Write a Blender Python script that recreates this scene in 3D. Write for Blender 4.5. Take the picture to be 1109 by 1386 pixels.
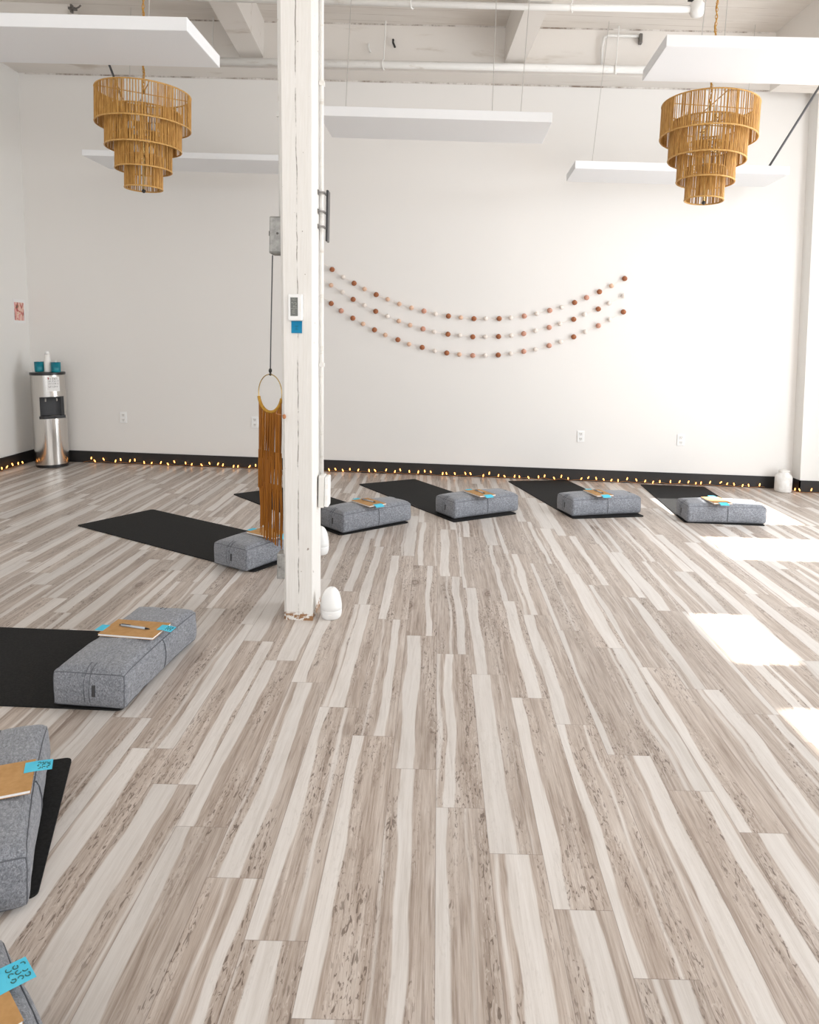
import bpy, bmesh, math, random
from mathutils import Vector, Matrix, noise

S = bpy.context.scene
for o in list(bpy.data.objects):
    bpy.data.objects.remove(o)
COL = S.collection
PI = math.pi

# ------------------------------------------------------------------ camera
cd = bpy.data.cameras.new('camera')
cd.sensor_fit = 'VERTICAL'
cd.sensor_height = 36.0
cd.sensor_width = 36.0
cd.lens = 36.0 * 990.0 / 1386.0
cd.shift_x = -0.03283
cd.shift_y = -0.10534
cd.clip_start = 0.05
cd.clip_end = 100
cam = bpy.data.objects.new('camera', cd)
COL.objects.link(cam)
cam.matrix_world = Matrix((
    (0.99944186, -0.03220237, -0.00888713, 0.0),
    (-0.00603723, 0.08753982, -0.99614273, 0.0),
    (0.03285613, 0.99564039, 0.08729654, 1.45),
    (0, 0, 0, 1)))
S.camera = cam

# ------------------------------------------------------------------ world, sun, daylight
w = bpy.data.worlds.new('world')
S.world = w
w.use_nodes = True
bg = w.node_tree.nodes['Background']
bg.inputs['Color'].default_value = (0.93, 0.96, 1.0, 1)
bg.inputs['Strength'].default_value = 0.85

sl = bpy.data.lights.new('sun', 'SUN')
sl.energy = 26.0
sl.angle = math.radians(0.8)
sl.color = (1.0, 0.97, 0.92)
sun = bpy.data.objects.new('sun', sl)
COL.objects.link(sun)
sun.location = (10, 4, 9)
sun.rotation_euler = Vector((1.0, 0.0, 1.0)).to_track_quat('Z', 'Y').to_euler()


def area(name, loc, direction, sx, sy, power, color=(1, 1, 1)):
    l = bpy.data.lights.new(name, 'AREA')
    l.shape = 'RECTANGLE'
    l.size, l.size_y = sx, sy
    l.energy = power
    l.color = color
    o = bpy.data.objects.new(name, l)
    COL.objects.link(o)
    o.location = loc
    o.rotation_euler = Vector(direction).to_track_quat('-Z', 'Z').to_euler()
    return o


# daylight coming in through the tall windows of the right-hand wall
area('window_daylight', (4.55, 4.4, 1.8), (-1, 0, -0.10), 5.4, 2.6, 290, (0.90, 0.95, 1.0))
area('front_fill', (0.5, -4.0, 2.8), (0, 1, 0.03), 8.0, 3.6, 255, (1.0, 0.985, 0.96))  # unseen fill lamp added behind the camera to brighten the room

vs = S.view_settings
vs.view_transform = 'Standard'
vs.look = 'None'
vs.gamma = 1.0
vs.use_curve_mapping = False
vs.exposure = 0.0

# ------------------------------------------------------------------ materials


def mat(name, col, rough=0.6, metal=0.0, spec=0.5, emit=None, estr=0.0):
    m = bpy.data.materials.new(name)
    m.use_nodes = True
    b = m.node_tree.nodes['Principled BSDF']
    b.inputs['Base Color'].default_value = (*col, 1)
    b.inputs['Roughness'].default_value = rough
    b.inputs['Metallic'].default_value = metal
    b.inputs['Specular IOR Level'].default_value = spec
    if emit:
        b.inputs['Emission Color'].default_value = (*emit, 1)
        b.inputs['Emission Strength'].default_value = estr
    return m


class N:
    """small helper for writing shader node graphs"""

    def __init__(s, m):
        s.t = m.node_tree
        s.b = s.t.nodes['Principled BSDF']

    def link(s, a, b):
        s.t.links.new(a, b)

    def put(s, sock, v):
        if v is None:
            return
        if hasattr(v, 'is_output'):
            s.t.links.new(v, sock)
        else:
            sock.default_value = v

    def math(s, op, a, b=None, c=None, clamp=False):
        n = s.t.nodes.new('ShaderNodeMath')
        n.operation = op
        n.use_clamp = clamp
        s.put(n.inputs[0], a)
        s.put(n.inputs[1], b)
        s.put(n.inputs[2], c)
        return n.outputs[0]

    def coord(s, kind='Object'):
        n = s.t.nodes.new('ShaderNodeTexCoord')
        return n.outputs[kind]

    def sep(s, v):
        n = s.t.nodes.new('ShaderNodeSeparateXYZ')
        s.link(v, n.inputs[0])
        return n.outputs

    def comb(s, x, y, z):
        n = s.t.nodes.new('ShaderNodeCombineXYZ')
        s.put(n.inputs[0], x)
        s.put(n.inputs[1], y)
        s.put(n.inputs[2], z)
        return n.outputs[0]

    def noise(s, v, scale=5, detail=2, rough=0.5, dist=0.0, out=0):
        n = s.t.nodes.new('ShaderNodeTexNoise')
        s.link(v, n.inputs['Vector'])
        n.inputs['Scale'].default_value = scale
        n.inputs['Detail'].default_value = detail
        n.inputs['Roughness'].default_value = rough
        n.inputs['Distortion'].default_value = dist
        return n.outputs[out]

    def white(s, v):
        n = s.t.nodes.new('ShaderNodeTexWhiteNoise')
        n.noise_dimensions = '3D'
        s.link(v, n.inputs['Vector'])
        return n.outputs[0]

    def ramp(s, f, stops):
        n = s.t.nodes.new('ShaderNodeValToRGB')
        e = n.color_ramp.elements
        while len(e) > 1:
            e.remove(e[-1])
        e[0].position = stops[0][0]
        e[0].color = (*stops[0][1], 1)
        for p, c in stops[1:]:
            k = e.new(p)
            k.color = (*c, 1)
        s.link(f, n.inputs[0])
        return n.outputs[0]

    def mix(s, f, a, b, mode='MIX'):
        n = s.t.nodes.new('ShaderNodeMix')
        n.data_type = 'RGBA'
        n.blend_type = mode
        s.put(n.inputs[0], f)
        for sock, v in ((n.inputs[6], a), (n.inputs[7], b)):
            if isinstance(v, tuple):
                v = (*v, 1)
            s.put(sock, v)
        return n.outputs[2]

    def smooth(s, v, a, b):
        n = s.t.nodes.new('ShaderNodeMapRange')
        n.interpolation_type = 'SMOOTHSTEP'
        s.put(n.inputs[0], v)
        n.inputs[1].default_value = a
        n.inputs[2].default_value = b
        return n.outputs[0]

    def scale(s, v, k):
        n = s.t.nodes.new('ShaderNodeVectorMath')
        n.operation = 'MULTIPLY'
        s.link(v, n.inputs[0])
        n.inputs[1].default_value = k
        return n.outputs[0]

    def bump(s, hgt, strength=0.2, dist=0.01):
        n = s.t.nodes.new('ShaderNodeBump')
        n.inputs['Strength'].default_value = strength
        n.inputs['Distance'].default_value = dist
        s.link(hgt, n.inputs['Height'])
        s.link(n.outputs[0], s.b.inputs['Normal'])


def floor_material():
    m = mat('plank_flooring', (0.6, 0.55, 0.5), 0.38, spec=0.62)
    n = N(m)
    x, y, z = n.sep(n.coord())
    W, L = 0.1528, 1.12
    fx = n.math('DIVIDE', n.math('SUBTRACT', x, 0.038), W)
    i = n.math('FLOOR', fx)
    u = n.math('SUBTRACT', fx, i)
    # stair-stepped end joints
    fy = n.math('DIVIDE', n.math('ADD', n.math('SUBTRACT', y, 2.16), n.math('MULTIPLY', i, 0.2)), L)
    j = n.math('FLOOR', fy)
    v = n.math('SUBTRACT', fy, j)
    idv = n.comb(i, j, 3.7)
    r1 = n.white(idv)
    r2 = n.white(n.comb(j, i, 11.3))
    # one long pale band (sometimes two) within every plank, the rest brown
    r3 = n.white(n.comb(i, j, 23.1))
    r4 = n.white(n.comb(j, i, 41.9))
    wob = n.noise(n.comb(n.math('MULTIPLY', u, 1.2), n.math('MULTIPLY', y, 2.1), n.math('MULTIPLY', r1, 40)), 1.0, 3, 0.45)
    uw = n.math('ADD', u, n.math('MULTIPLY', n.math('SUBTRACT', wob, 0.5), 0.34))
    cb = n.math('ADD', n.math('MULTIPLY', r2, 1.0), 0.0)
    hw = n.math('ADD', n.math('MULTIPLY', r3, 0.20), 0.10)
    p1 = n.smooth(n.math('SUBTRACT', hw, n.math('ABSOLUTE', n.math('SUBTRACT', uw, cb))), -0.012, 0.028)
    cb2 = n.math('FRACT', n.math('ADD', cb, n.math('ADD', n.math('MULTIPLY', r4, 0.3), 0.4)))
    hw2 = n.math('SUBTRACT', n.math('MULTIPLY', r4, 0.14), 0.06)
    p2 = n.smooth(n.math('SUBTRACT', hw2, n.math('ABSOLUTE', n.math('SUBTRACT', uw, cb2))), -0.02, 0.05)
    pf = n.math('MAXIMUM', p1, n.math('MULTIPLY', p2, 0.85))
    dark = n.math('SUBTRACT', 1.0, pf)
    shade = n.noise(n.comb(n.math('MULTIPLY', x, 34), n.math('MULTIPLY', y, 1.7), n.math('MULTIPLY', r2, 60)), 1.0, 3, 0.6, 0.5)
    fine = n.noise(n.comb(n.math('MULTIPLY', x, 330), n.math('MULTIPLY', y, 9), n.math('MULTIPLY', r1, 30)), 1.0, 4, 0.7, 0.3)
    tone = n.math('ADD', n.math('MULTIPLY', shade, 0.55), n.math('MULTIPLY', fine, 0.45))
    brown = n.ramp(tone, [(0.32, (0.235, 0.180, 0.145)), (0.43, (0.385, 0.315, 0.265)), (0.55, (0.500, 0.430, 0.378)), (0.68, (0.61, 0.55, 0.50))])
    pale = n.ramp(tone, [(0.32, (0.545, 0.50, 0.46)), (0.52, (0.655, 0.615, 0.58)), (0.70, (0.715, 0.685, 0.655))])
    c = n.mix(dark, pale, brown)
    # darker streaks hugging the edge of the pale band
    edge = n.math('MULTIPLY', n.math('MULTIPLY', pf, dark), 4.0)
    st = n.smooth(n.noise(n.comb(n.math('MULTIPLY', x, 90), n.math('MULTIPLY', y, 3.0), n.math('MULTIPLY', r2, 33)), 1.0, 3, 0.6), 0.5, 0.66)
    c = n.mix(n.math('MULTIPLY', n.math('MULTIPLY', st, dark), 0.5), c, (0.225, 0.165, 0.128))
    # short curly dark flecks in loose runs along the brown bands
    curl = n.noise(n.comb(n.math('MULTIPLY', x, 105), n.math('MULTIPLY', y, 23), n.math('MULTIPLY', r2, 80)), 1.0, 2, 0.5, 1.5)
    zone = n.smooth(n.noise(n.comb(n.math('MULTIPLY', x, 13), n.math('MULTIPLY', y, 1.5), n.math('MULTIPLY', r2, 50)), 1.0, 2), 0.43, 0.60)
    fig = n.math('MULTIPLY', n.math('MULTIPLY', n.smooth(curl, 0.585, 0.63), n.math('ADD', n.math('MULTIPLY', dark, 0.9), 0.1)), zone)
    c = n.mix(n.math('MULTIPLY', fig, 0.78), c, (0.105, 0.070, 0.050))
    halo = n.math('MULTIPLY', n.math('MULTIPLY', n.math('SUBTRACT', 1.0, n.smooth(curl, 0.34, 0.40)), dark), zone)
    c = n.mix(n.math('MULTIPLY', halo, 0.5), c, (0.63, 0.57, 0.52))
    # knots
    vo = n.t.nodes.new('ShaderNodeTexVoronoi')
    vo.inputs['Scale'].default_value = 1.0
    kv = n.comb(n.math('ADD', n.math('MULTIPLY', x, 4.4), n.math('MULTIPLY', n.noise(n.scale(n.coord(), (22, 9, 1)), 1.0, 2), 0.22)),
                n.math('MULTIPLY', y, 2.0), n.math('MULTIPLY', r1, 20))
    n.link(kv, vo.inputs['Vector'])
    d = vo.outputs['Distance']
    rare = n.smooth(n.sep(vo.outputs['Color'])[0], 0.38, 0.42)
    ringn = n.math('MULTIPLY', n.math('ADD', n.math('SINE', n.math('MULTIPLY', d, 95)), 1.0), 0.5)
    kz = n.math('SUBTRACT', 1.0, n.smooth(d, 0.05, 0.21))
    kf = n.math('MULTIPLY', n.math('MULTIPLY', kz, rare), n.math('ADD', n.math('MULTIPLY', ringn, 0.5), 0.4))
    c = n.mix(n.math('MULTIPLY', kf, n.math('ADD', n.math('MULTIPLY', dark, 0.95), 0.05)), c, (0.15, 0.095, 0.065))
    # per-plank tone
    k = n.math('ADD', n.math('MULTIPLY', r1, 0.16), 0.92)
    c = n.mix(1.0, c, n.comb(k, k, k), 'MULTIPLY')
    # seams
    eu = n.math('MULTIPLY', n.math('SUBTRACT', 0.5, n.math('ABSOLUTE', n.math('SUBTRACT', u, 0.5))), W)
    ev = n.math('MULTIPLY', n.math('SUBTRACT', 0.5, n.math('ABSOLUTE', n.math('SUBTRACT', v, 0.5))), L)
    e = n.math('MINIMUM', eu, ev)
    seam = n.math('SUBTRACT', 1.0, n.smooth(e, 0.0004, 0.0016))
    c = n.mix(n.math('MULTIPLY', seam, 0.5), c, (0.16, 0.12, 0.10))
    n.link(c, n.b.inputs['Base Color'])
    rr = n.math('ADD', n.math('MULTIPLY', fine, 0.18), 0.27)
    n.link(rr, n.b.inputs['Roughness'])
    n.bump(n.math('ADD', n.math('MULTIPLY', fine, 0.4), n.math('MULTIPLY', n.smooth(e, 0.0, 0.002), 1.2)), 0.12, 0.002)
    return m


def paint(name, col, bump=0.05, dirt=0.0, dscale=2.0, rough=0.7):
    m = mat(name, col, rough, spec=0.25)
    n = N(m)
    co = n.coord()
    f = n.noise(co, 60, 3)
    n.bump(f, bump, 0.004)
    if dirt:
        d = n.noise(n.scale(co, (0.35, 1, 1.6)), dscale, 5, 0.65, 0.4)
        c = n.mix(n.math('MULTIPLY', n.smooth(d, 0.56, 0.72), dirt), col, (col[0] * 0.62, col[1] * 0.55, col[2] * 0.46))
        n.link(c, n.b.inputs['Base Color'])
    return m


def boards_material():
    m = mat('painted_deck_boards', (0.8, 0.77, 0.73), 0.7, spec=0.25)
    n = N(m)
    co = n.coord()
    x, y, z = n.sep(co)
    fy = n.math('DIVIDE', y, 0.14)
    fr = n.math('FRACT', fy)
    e = n.math('SUBTRACT', 0.5, n.math('ABSOLUTE', n.math('SUBTRACT', fr, 0.5)))
    gap = n.math('MULTIPLY', n.math('SUBTRACT', 1.0, n.smooth(e, 0.008, 0.03)),
                 n.smooth(n.noise(n.scale(co, (1.5, 8, 1)), 1.0, 4, 0.7), 0.42, 0.62))
    st = n.noise(n.scale(co, (0.8, 5, 1)), 1.0, 4, 0.6)
    c = n.ramp(st, [(0.3, (0.66, 0.605, 0.545)), (0.6, (0.76, 0.715, 0.665))])
    c = n.mix(n.math('MULTIPLY', gap, 0.6), c, (0.25, 0.18, 0.13))
    n.link(c, n.b.inputs['Base Color'])
    return m


def crack_material():
    """old paint line where the header meets the wall: broken dark gap in white paint"""
    m = mat('cracked_paint_joint', (0.8, 0.77, 0.73), 0.8)
    n = N(m)
    co = n.coord()
    f = n.noise(n.scale(co, (2.2, 1, 1)), 1.0, 9, 0.85)
    n.link(n.mix(n.smooth(f, 0.42, 0.62), (0.74, 0.70, 0.66), (0.26, 0.20, 0.16)), n.b.inputs['Base Color'])
    return m


def post_material():
    m = mat('cracked_white_post_paint', (0.80, 0.78, 0.745), 0.62, spec=0.3)
    n = N(m)
    co = n.coord()
    x, y, z = n.sep(co)
    wob = n.noise(n.comb(3.3, 1.7, n.math('MULTIPLY', z, 2.3)), 1.0, 5, 0.62)
    off = n.math('ADD', n.math('MULTIPLY', n.math('SUBTRACT', wob, 0.5), 0.030), 0.003)
    d = n.math('ABSOLUTE', n.math('SUBTRACT', n.math('ADD', x, n.math('MULTIPLY', z, 0.021)), off))
    wid = n.smooth(n.noise(n.comb(0.3, 5.1, z), 7.0, 4, 0.7), 0.38, 0.62)
    crack = n.math('MULTIPLY', n.math('SUBTRACT', 1.0, n.smooth(d, 0.0010, 0.0036)), wid)
    spk = n.smooth(n.noise(co, 34, 2), 0.735, 0.76)
    grain = n.noise(n.scale(co, (1, 1, 0.06)), 90, 3, 0.6)
    c = n.ramp(grain, [(0.3, (0.765, 0.74, 0.70)), (0.7, (0.82, 0.80, 0.77))])
    c = n.mix(n.math('MULTIPLY', crack, 0.85), c, (0.14, 0.11, 0.09))
    c = n.mix(n.math('MULTIPLY', spk, 0.7), c, (0.22, 0.15, 0.1))
    # worn bare wood along the foot
    chip = n.math('MULTIPLY', n.smooth(n.noise(n.scale(co, (1, 1, 1.6)), 26, 3, 0.6), 0.44, 0.52),
                  n.math('SUBTRACT', 1.0, n.smooth(z, 0.028, 0.05)))
    c = n.mix(chip, c, (0.32, 0.17, 0.08))
    n.link(c, n.b.inputs['Base Color'])
    n.bump(n.math('SUBTRACT', grain, n.math('MULTIPLY', crack, 2.0)), 0.28, 0.006)
    return m


def fabric_material():
    m = mat('heather_grey_fabric', (0.2, 0.21, 0.23), 0.92, spec=0.15)
    n = N(m)
    co = n.coord()
    a = n.noise(n.scale(co, (1, 2.2, 1.6)), 75, 4, 0.72, 0.8)
    b = n.noise(n.scale(co, (3, 1, 1)), 160, 3, 0.7, 0.6)
    f = n.math('ADD', n.math('MULTIPLY', a, 0.6), n.math('MULTIPLY', b, 0.4))
    n.link(n.ramp(f, [(0.34, (0.085, 0.09, 0.105)), (0.5, (0.205, 0.215, 0.238)), (0.64, (0.36, 0.37, 0.40))]), n.b.inputs['Base Color'])
    n.bump(f, 0.5, 0.003)
    n.b.inputs['Sheen Weight'].default_value = 0.25
    return m


def noisy(name, c0, c1, scale=20, rough=0.6, vec=(1, 1, 1), bump=0.0, lo=0.35, hi=0.65, metal=0.0, spec=0.4):
    m = mat(name, c0, rough, metal, spec)
    n = N(m)
    f = n.noise(n.scale(n.coord(), vec), scale, 3, 0.6)
    n.link(n.ramp(f, [(lo, c0), (hi, c1)]), n.b.inputs['Base Color'])
    if bump:
        n.bump(f, bump, 0.002)
    return m


M = {}
M['floor'] = floor_material()
M['wall'] = paint('white_wall_paint', (0.79, 0.765, 0.735))
M['side_wall'] = paint('white_side_wall_paint', (0.80, 0.785, 0.755))
M['boards'] = boards_material()
M['beam'] = paint('white_beam_paint', (0.775, 0.735, 0.69), 0.15, 0.55, 3.0)
M['crack'] = crack_material()
M['post'] = post_material()
M['baseboard'] = mat('black_vinyl_base', (0.012, 0.011, 0.011), 0.55)
M['panel'] = paint('white_acoustic_felt', (0.845, 0.85, 0.86), 0.1, rough=0.9)
M['white'] = mat('white_plastic', (0.85, 0.85, 0.84), 0.35)
M['warmwhite'] = mat('offwhite_plastic', (0.82, 0.80, 0.77), 0.4)
M['painted_metal'] = paint('white_painted_steel', (0.78, 0.765, 0.735), 0.1, 0.45, 12)
M['grey_metal'] = noisy('grey_box_steel', (0.27, 0.265, 0.25), (0.40, 0.39, 0.37), 30, 0.45, metal=0.2)
M['dark_metal'] = mat('dark_steel', (0.045, 0.043, 0.042), 0.45, 0.6)
M['cable'] = mat('dark_grey_cable', (0.10, 0.10, 0.105), 0.6)
M['wire'] = mat('galvanised_wire', (0.52, 0.50, 0.47), 0.4, 0.5)
M['mat'] = noisy('black_rubber_mat', (0.010, 0.010, 0.010), (0.018, 0.018, 0.018), 120, 0.75, bump=0.15, spec=0.18)
M['fabric'] = fabric_material()
M['piping'] = mat('dark_grey_piping', (0.125, 0.13, 0.145), 0.9, spec=0.15)
M['kraft'] = noisy('kraft_card', (0.43, 0.235, 0.085), (0.50, 0.285, 0.115), 40, 0.8, bump=0.05)
M['paper'] = mat('white_paper', (0.82, 0.81, 0.80), 0.8)
M['blue'] = noisy('bright_blue_paper', (0.07, 0.50, 0.70), (0.10, 0.56, 0.74), 12, 0.75)
M['deepblue'] = noisy('deep_blue_paper', (0.0, 0.19, 0.38), (0.005, 0.24, 0.44), 12, 0.75)
M['ink'] = mat('green_black_ink', (0.02, 0.11, 0.10), 0.6)
M['black'] = mat('black_plastic', (0.012, 0.012, 0.013), 0.3)
M['dull_black'] = mat('dark_grey_plastic', (0.045, 0.046, 0.05), 0.5)
M['steel'] = noisy('brushed_stainless', (0.56, 0.53, 0.50), (0.66, 0.64, 0.61), 8, 0.17, (60, 60, 0.4), metal=1.0)
M['teal'] = noisy('teal_glaze', (0.0, 0.14, 0.20), (0.005, 0.24, 0.29), 14, 0.3)
M['straw'] = noisy('golden_straw', (0.37, 0.175, 0.035), (0.57, 0.315, 0.085), 55, 0.6, (1, 1, 0.25))
M['strawrim'] = noisy('golden_straw_binding', (0.50, 0.27, 0.07), (0.64, 0.38, 0.13), 60, 0.6)
M['amber'] = noisy('amber_cord', (0.19, 0.058, 0.003), (0.37, 0.135, 0.009), 60, 0.55, (1, 1, 0.05))
M['ochre'] = noisy('ochre_cord_wrap', (0.42, 0.21, 0.02), (0.55, 0.30, 0.04), 80, 0.6)
M['brass'] = mat('pale_brass', (0.68, 0.50, 0.22), 0.25, 0.9)
M['bead'] = noisy('terracotta_wood', (0.42, 0.17, 0.07), (0.52, 0.24, 0.11), 60, 0.6)
M['glow'] = mat('warm_bulb', (1.0, 0.55, 0.2), 0.4, emit=(1.0, 0.40, 0.09), estr=4.5)
M['copper'] = mat('copper_wire', (0.50, 0.25, 0.10), 0.35, 0.7)
M['bulbglass'] = mat('frosted_bulb', (0.85, 0.82, 0.76), 0.2)
M['lcd'] = mat('grey_lcd', (0.095, 0.098, 0.085), 0.25)
M['lcdlight'] = mat('pale_lcd_segments', (0.30, 0.31, 0.28), 0.4)
M['cream_glaze'] = noisy('mottled_white_ceramic', (0.72, 0.70, 0.66), (0.85, 0.84, 0.82), 18, 0.35)
M['pen'] = mat('blue_pen_plastic', (0.02, 0.10, 0.28), 0.25)
M['pengrey'] = mat('silver_pen_plastic', (0.45, 0.50, 0.56), 0.25)
M['feltD'] = noisy('terracotta_felt', (0.30, 0.105, 0.045), (0.42, 0.17, 0.085), 60, 0.95)
M['feltT'] = noisy('rose_felt', (0.55, 0.27, 0.19), (0.64, 0.36, 0.27), 60, 0.95)
M['feltP'] = noisy('peach_felt', (0.68, 0.43, 0.30), (0.76, 0.53, 0.40), 60, 0.95)
M['feltW'] = noisy('cream_felt', (0.80, 0.71, 0.64), (0.86, 0.79, 0.73), 60, 0.95)
M['red'] = mat('red_ink', (0.5, 0.05, 0.05), 0.6)
M['screw'] = mat('dull_screw', (0.2, 0.19, 0.18), 0.4, 0.8)


def print_material():
    m = mat('abstract_print', (0.6, 0.2, 0.2), 0.7)
    n = N(m)
    co = n.coord()
    f = n.noise(n.scale(co, (1, 1.0, 0.6)), 13, 2, 0.5, 1.6)
    n.link(n.ramp(f, [(0.30, (0.10, 0.09, 0.05)), (0.38, (0.45, 0.10, 0.10)), (0.47, (0.62, 0.24, 0.20)), (0.52, (0.78, 0.66, 0.50)), (0.58, (0.74, 0.38, 0.38)), (0.70, (0.66, 0.22, 0.15))]), n.b.inputs['Base Color'])
    return m


M['print'] = print_material()

# ------------------------------------------------------------------ building helpers


class MB:
    def __init__(s):
        s.bm = bmesh.new()

    def box(s, lo, hi, rot=None, bevel=0.0):
        g = bmesh.ops.create_cube(s.bm, size=1.0)
        c = [(lo[k] + hi[k]) / 2 for k in range(3)]
        d = [hi[k] - lo[k] for k in range(3)]
        mtx = Matrix.Translation(c)
        if rot is not None:
            mtx = mtx @ rot.to_4x4()
        mtx = mtx @ Matrix.Diagonal((*d, 1))
        bmesh.ops.transform(s.bm, matrix=mtx, verts=g['verts'])
        if bevel > 0:
            es = list({e for v in g['verts'] for e in v.link_edges})
            bmesh.ops.bevel(s.bm, geom=es, offset=bevel, segments=2, affect='EDGES', profile=0.5)
        return s

    def hexa(s, b, t):
        """eight corner solid: four bottom points, four top points, same order"""
        vb = [s.bm.verts.new(p) for p in b]
        vt = [s.bm.verts.new(p) for p in t]
        s.bm.faces.new(vb[::-1])
        s.bm.faces.new(vt)
        for k in range(len(b)):
            q = (k + 1) % len(b)
            s.bm.faces.new((vb[k], vb[q], vt[q], vt[k]))
        return s

    def prism(s, poly, z0, z1):
        return s.hexa([(p[0], p[1], z0) for p in poly], [(p[0], p[1], z1) for p in poly])

    def tube(s, pts, r, seg=8, closed=False, caps=True):
        pts = [Vector(p) for p in pts]
        nn = len(pts)
        rings = []
        prev = None
        for k in range(nn):
            if closed:
                t = (pts[(k + 1) % nn] - pts[k - 1])
            else:
                t = pts[min(k + 1, nn - 1)] - pts[max(k - 1, 0)]
            t.normalize()
            ref = prev if prev is not None else (Vector((0, 0, 1)) if abs(t.z) < 0.9 else Vector((1, 0, 0)))
            a = ref - t * ref.dot(t)
            if a.length < 1e-5:
                a = t.orthogonal()
            a.normalize()
            prev = a
            b = t.cross(a)
            rr = r[k] if isinstance(r, (list, tuple)) else r
            rings.append([s.bm.verts.new(pts[k] + (a * math.cos(2 * PI * q / seg) + b * math.sin(2 * PI * q / seg)) * rr) for q in range(seg)])
        for k in range(nn if closed else nn - 1):
            A, B = rings[k], rings[(k + 1) % nn]
            for q in range(seg):
                s.bm.faces.new((A[q], A[(q + 1) % seg], B[(q + 1) % seg], B[q]))
        if caps and not closed:
            s.bm.faces.new(rings[0][::-1])
            s.bm.faces.new(rings[-1])
        return s

    def lathe(s, prof, seg=32, c=(0, 0, 0)):
        rings = []
        for r, z in prof:
            if r < 1e-6:
                rings.append([s.bm.verts.new((c[0], c[1], c[2] + z))])
            else:
                rings.append([s.bm.verts.new((c[0] + r * math.cos(2 * PI * q / seg), c[1] + r * math.sin(2 * PI * q / seg), c[2] + z)) for q in range(seg)])
        for A, B in zip(rings, rings[1:]):
            for q in range(seg):
                p = (q + 1) % seg
                if len(A) == 1 and len(B) == 1:
                    continue
                if len(A) == 1:
                    s.bm.faces.new((A[0], B[p], B[q]))
                elif len(B) == 1:
                    s.bm.faces.new((A[q], A[p], B[0]))
                else:
                    s.bm.faces.new((A[q], A[p], B[p], B[q]))
        if len(rings[0]) > 1:
            s.bm.faces.new(rings[0][::-1])
        if len(rings[-1]) > 1:
            s.bm.faces.new(rings[-1])
        return s

    def ball(s, c, r, sx=1, sy=1, sz=1, sub=2):
        g = bmesh.ops.create_icosphere(s.bm, subdivisions=sub, radius=r)
        bmesh.ops.transform(s.bm, matrix=Matrix.Translation(c) @ Matrix.Diagonal((sx, sy, sz, 1)), verts=g['verts'])
        return s

    def build(s, name, m, parent=None, loc=None, rot=None, smooth=False, bevel=0.0):
        bmesh.ops.recalc_face_normals(s.bm, faces=s.bm.faces)
        me = bpy.data.meshes.new(name)
        s.bm.to_mesh(me)
        s.bm.free()
        me.materials.append(m)
        o = bpy.data.objects.new(name, me)
        COL.objects.link(o)
        if parent is not None:
            o.parent = parent
        if loc is not None:
            o.location = loc
        if rot is not None:
            o.rotation_euler = rot
        if smooth:
            for p in me.polygons:
                p.use_smooth = True
        if bevel:
            md = o.modifiers.new('bevel', 'BEVEL')
            md.width = bevel
            md.segments = 3
            md.limit_method = 'ANGLE'
        return o


def tag(o, label, cat, group=None):
    o['label'] = label
    o['category'] = cat
    if group:
        o['group'] = group
    return o


def thing(name, label, cat, loc=(0, 0, 0), rot=(0, 0, 0), group=None):
    o = bpy.data.objects.new(name, None)
    o.empty_display_size = 0.1
    COL.objects.link(o)
    o.location = loc
    o.rotation_euler = rot
    return tag(o, label, cat, group)


def struct(o):
    o['kind'] = 'structure'
    return o


def copy_tree(o, parent=None):
    c = o.copy()
    COL.objects.link(c)
    if parent is not None:
        c.parent = parent
    for ch in [x for x in bpy.data.objects if x.parent == o]:
        copy_tree(ch, c)
    return c


def scribble(parent, x0, x1, y0, y1, z, seed, rows=2, cols=4, r=0.0011, name='handwriting', m='ink'):
    """short pen strokes on a flat sheet"""
    rnd = random.Random(seed)
    mb = MB()
    for a in range(rows):
        yc = y1 - (y1 - y0) * (a + 0.5) / rows
        h = (y1 - y0) / rows * 0.32
        for b in range(cols):
            xc = x0 + (x1 - x0) * (b + 0.5) / cols
            ww = (x1 - x0) / cols * 0.36
            ph = rnd.random() * 6
            turn = rnd.uniform(2.5, 5.5)
            pts = [(xc + ww * math.cos(ph + t * turn / 7), yc + h * math.sin(ph + t * turn / 7 * rnd.uniform(0.9, 1.1)), z) for t in range(8)]
            mb.tube(pts, r, 5)
    return mb.build(name, M[m], parent)


LEAN = -0.0275     # uprights tilted a little left to match image verticals under the camera's roll


def lx(x, z, k=LEAN):
    return x + k * z


# ------------------------------------------------------------------ room shell
def wy(x):                      # face line of the back wall
    return 7.76 - 0.035 * x


XL, XR, XO = -4.355, 3.79, 4.75
YR = 7.45
ZT = 4.52

mb = MB()
mb.box((-7, -1.6, -0.12), (7, 9.0, 0.0))
struct(mb.build('floor', M['floor']))

mb = MB()
mb.box((-4.85, -1.6, ZT), (4.87, 8.3, ZT + 0.15))
struct(mb.build('ceiling', M['boards']))


def leaning_wall(name, pts, z0, z1, m, k=LEAN):
    mb = MB()
    mb.hexa([(lx(x, z0, k), y, z0) for x, y in pts], [(lx(x, z1, k), y, z1) for x, y in pts])
    return struct(mb.build(name, m))


leaning_wall('wall_back', [(-4.6, wy(-4.6)), (4.2, wy(4.2)), (4.2, wy(4.2) + 0.2), (-4.6, wy(-4.6) + 0.2)], 0, ZT, M['wall'])
leaning_wall('wall_left', [(XL - 0.2, -1.5), (XL, -1.5), (XL, 8.05), (XL - 0.2, 8.05)], 0, ZT, M['side_wall'])
# pier in the back right corner
leaning_wall('wall_right', [(XR, YR), (XO + 0.2, YR), (XO + 0.2, 8.0), (XR, 8.0)], 0, ZT, M['side_wall'])
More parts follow.
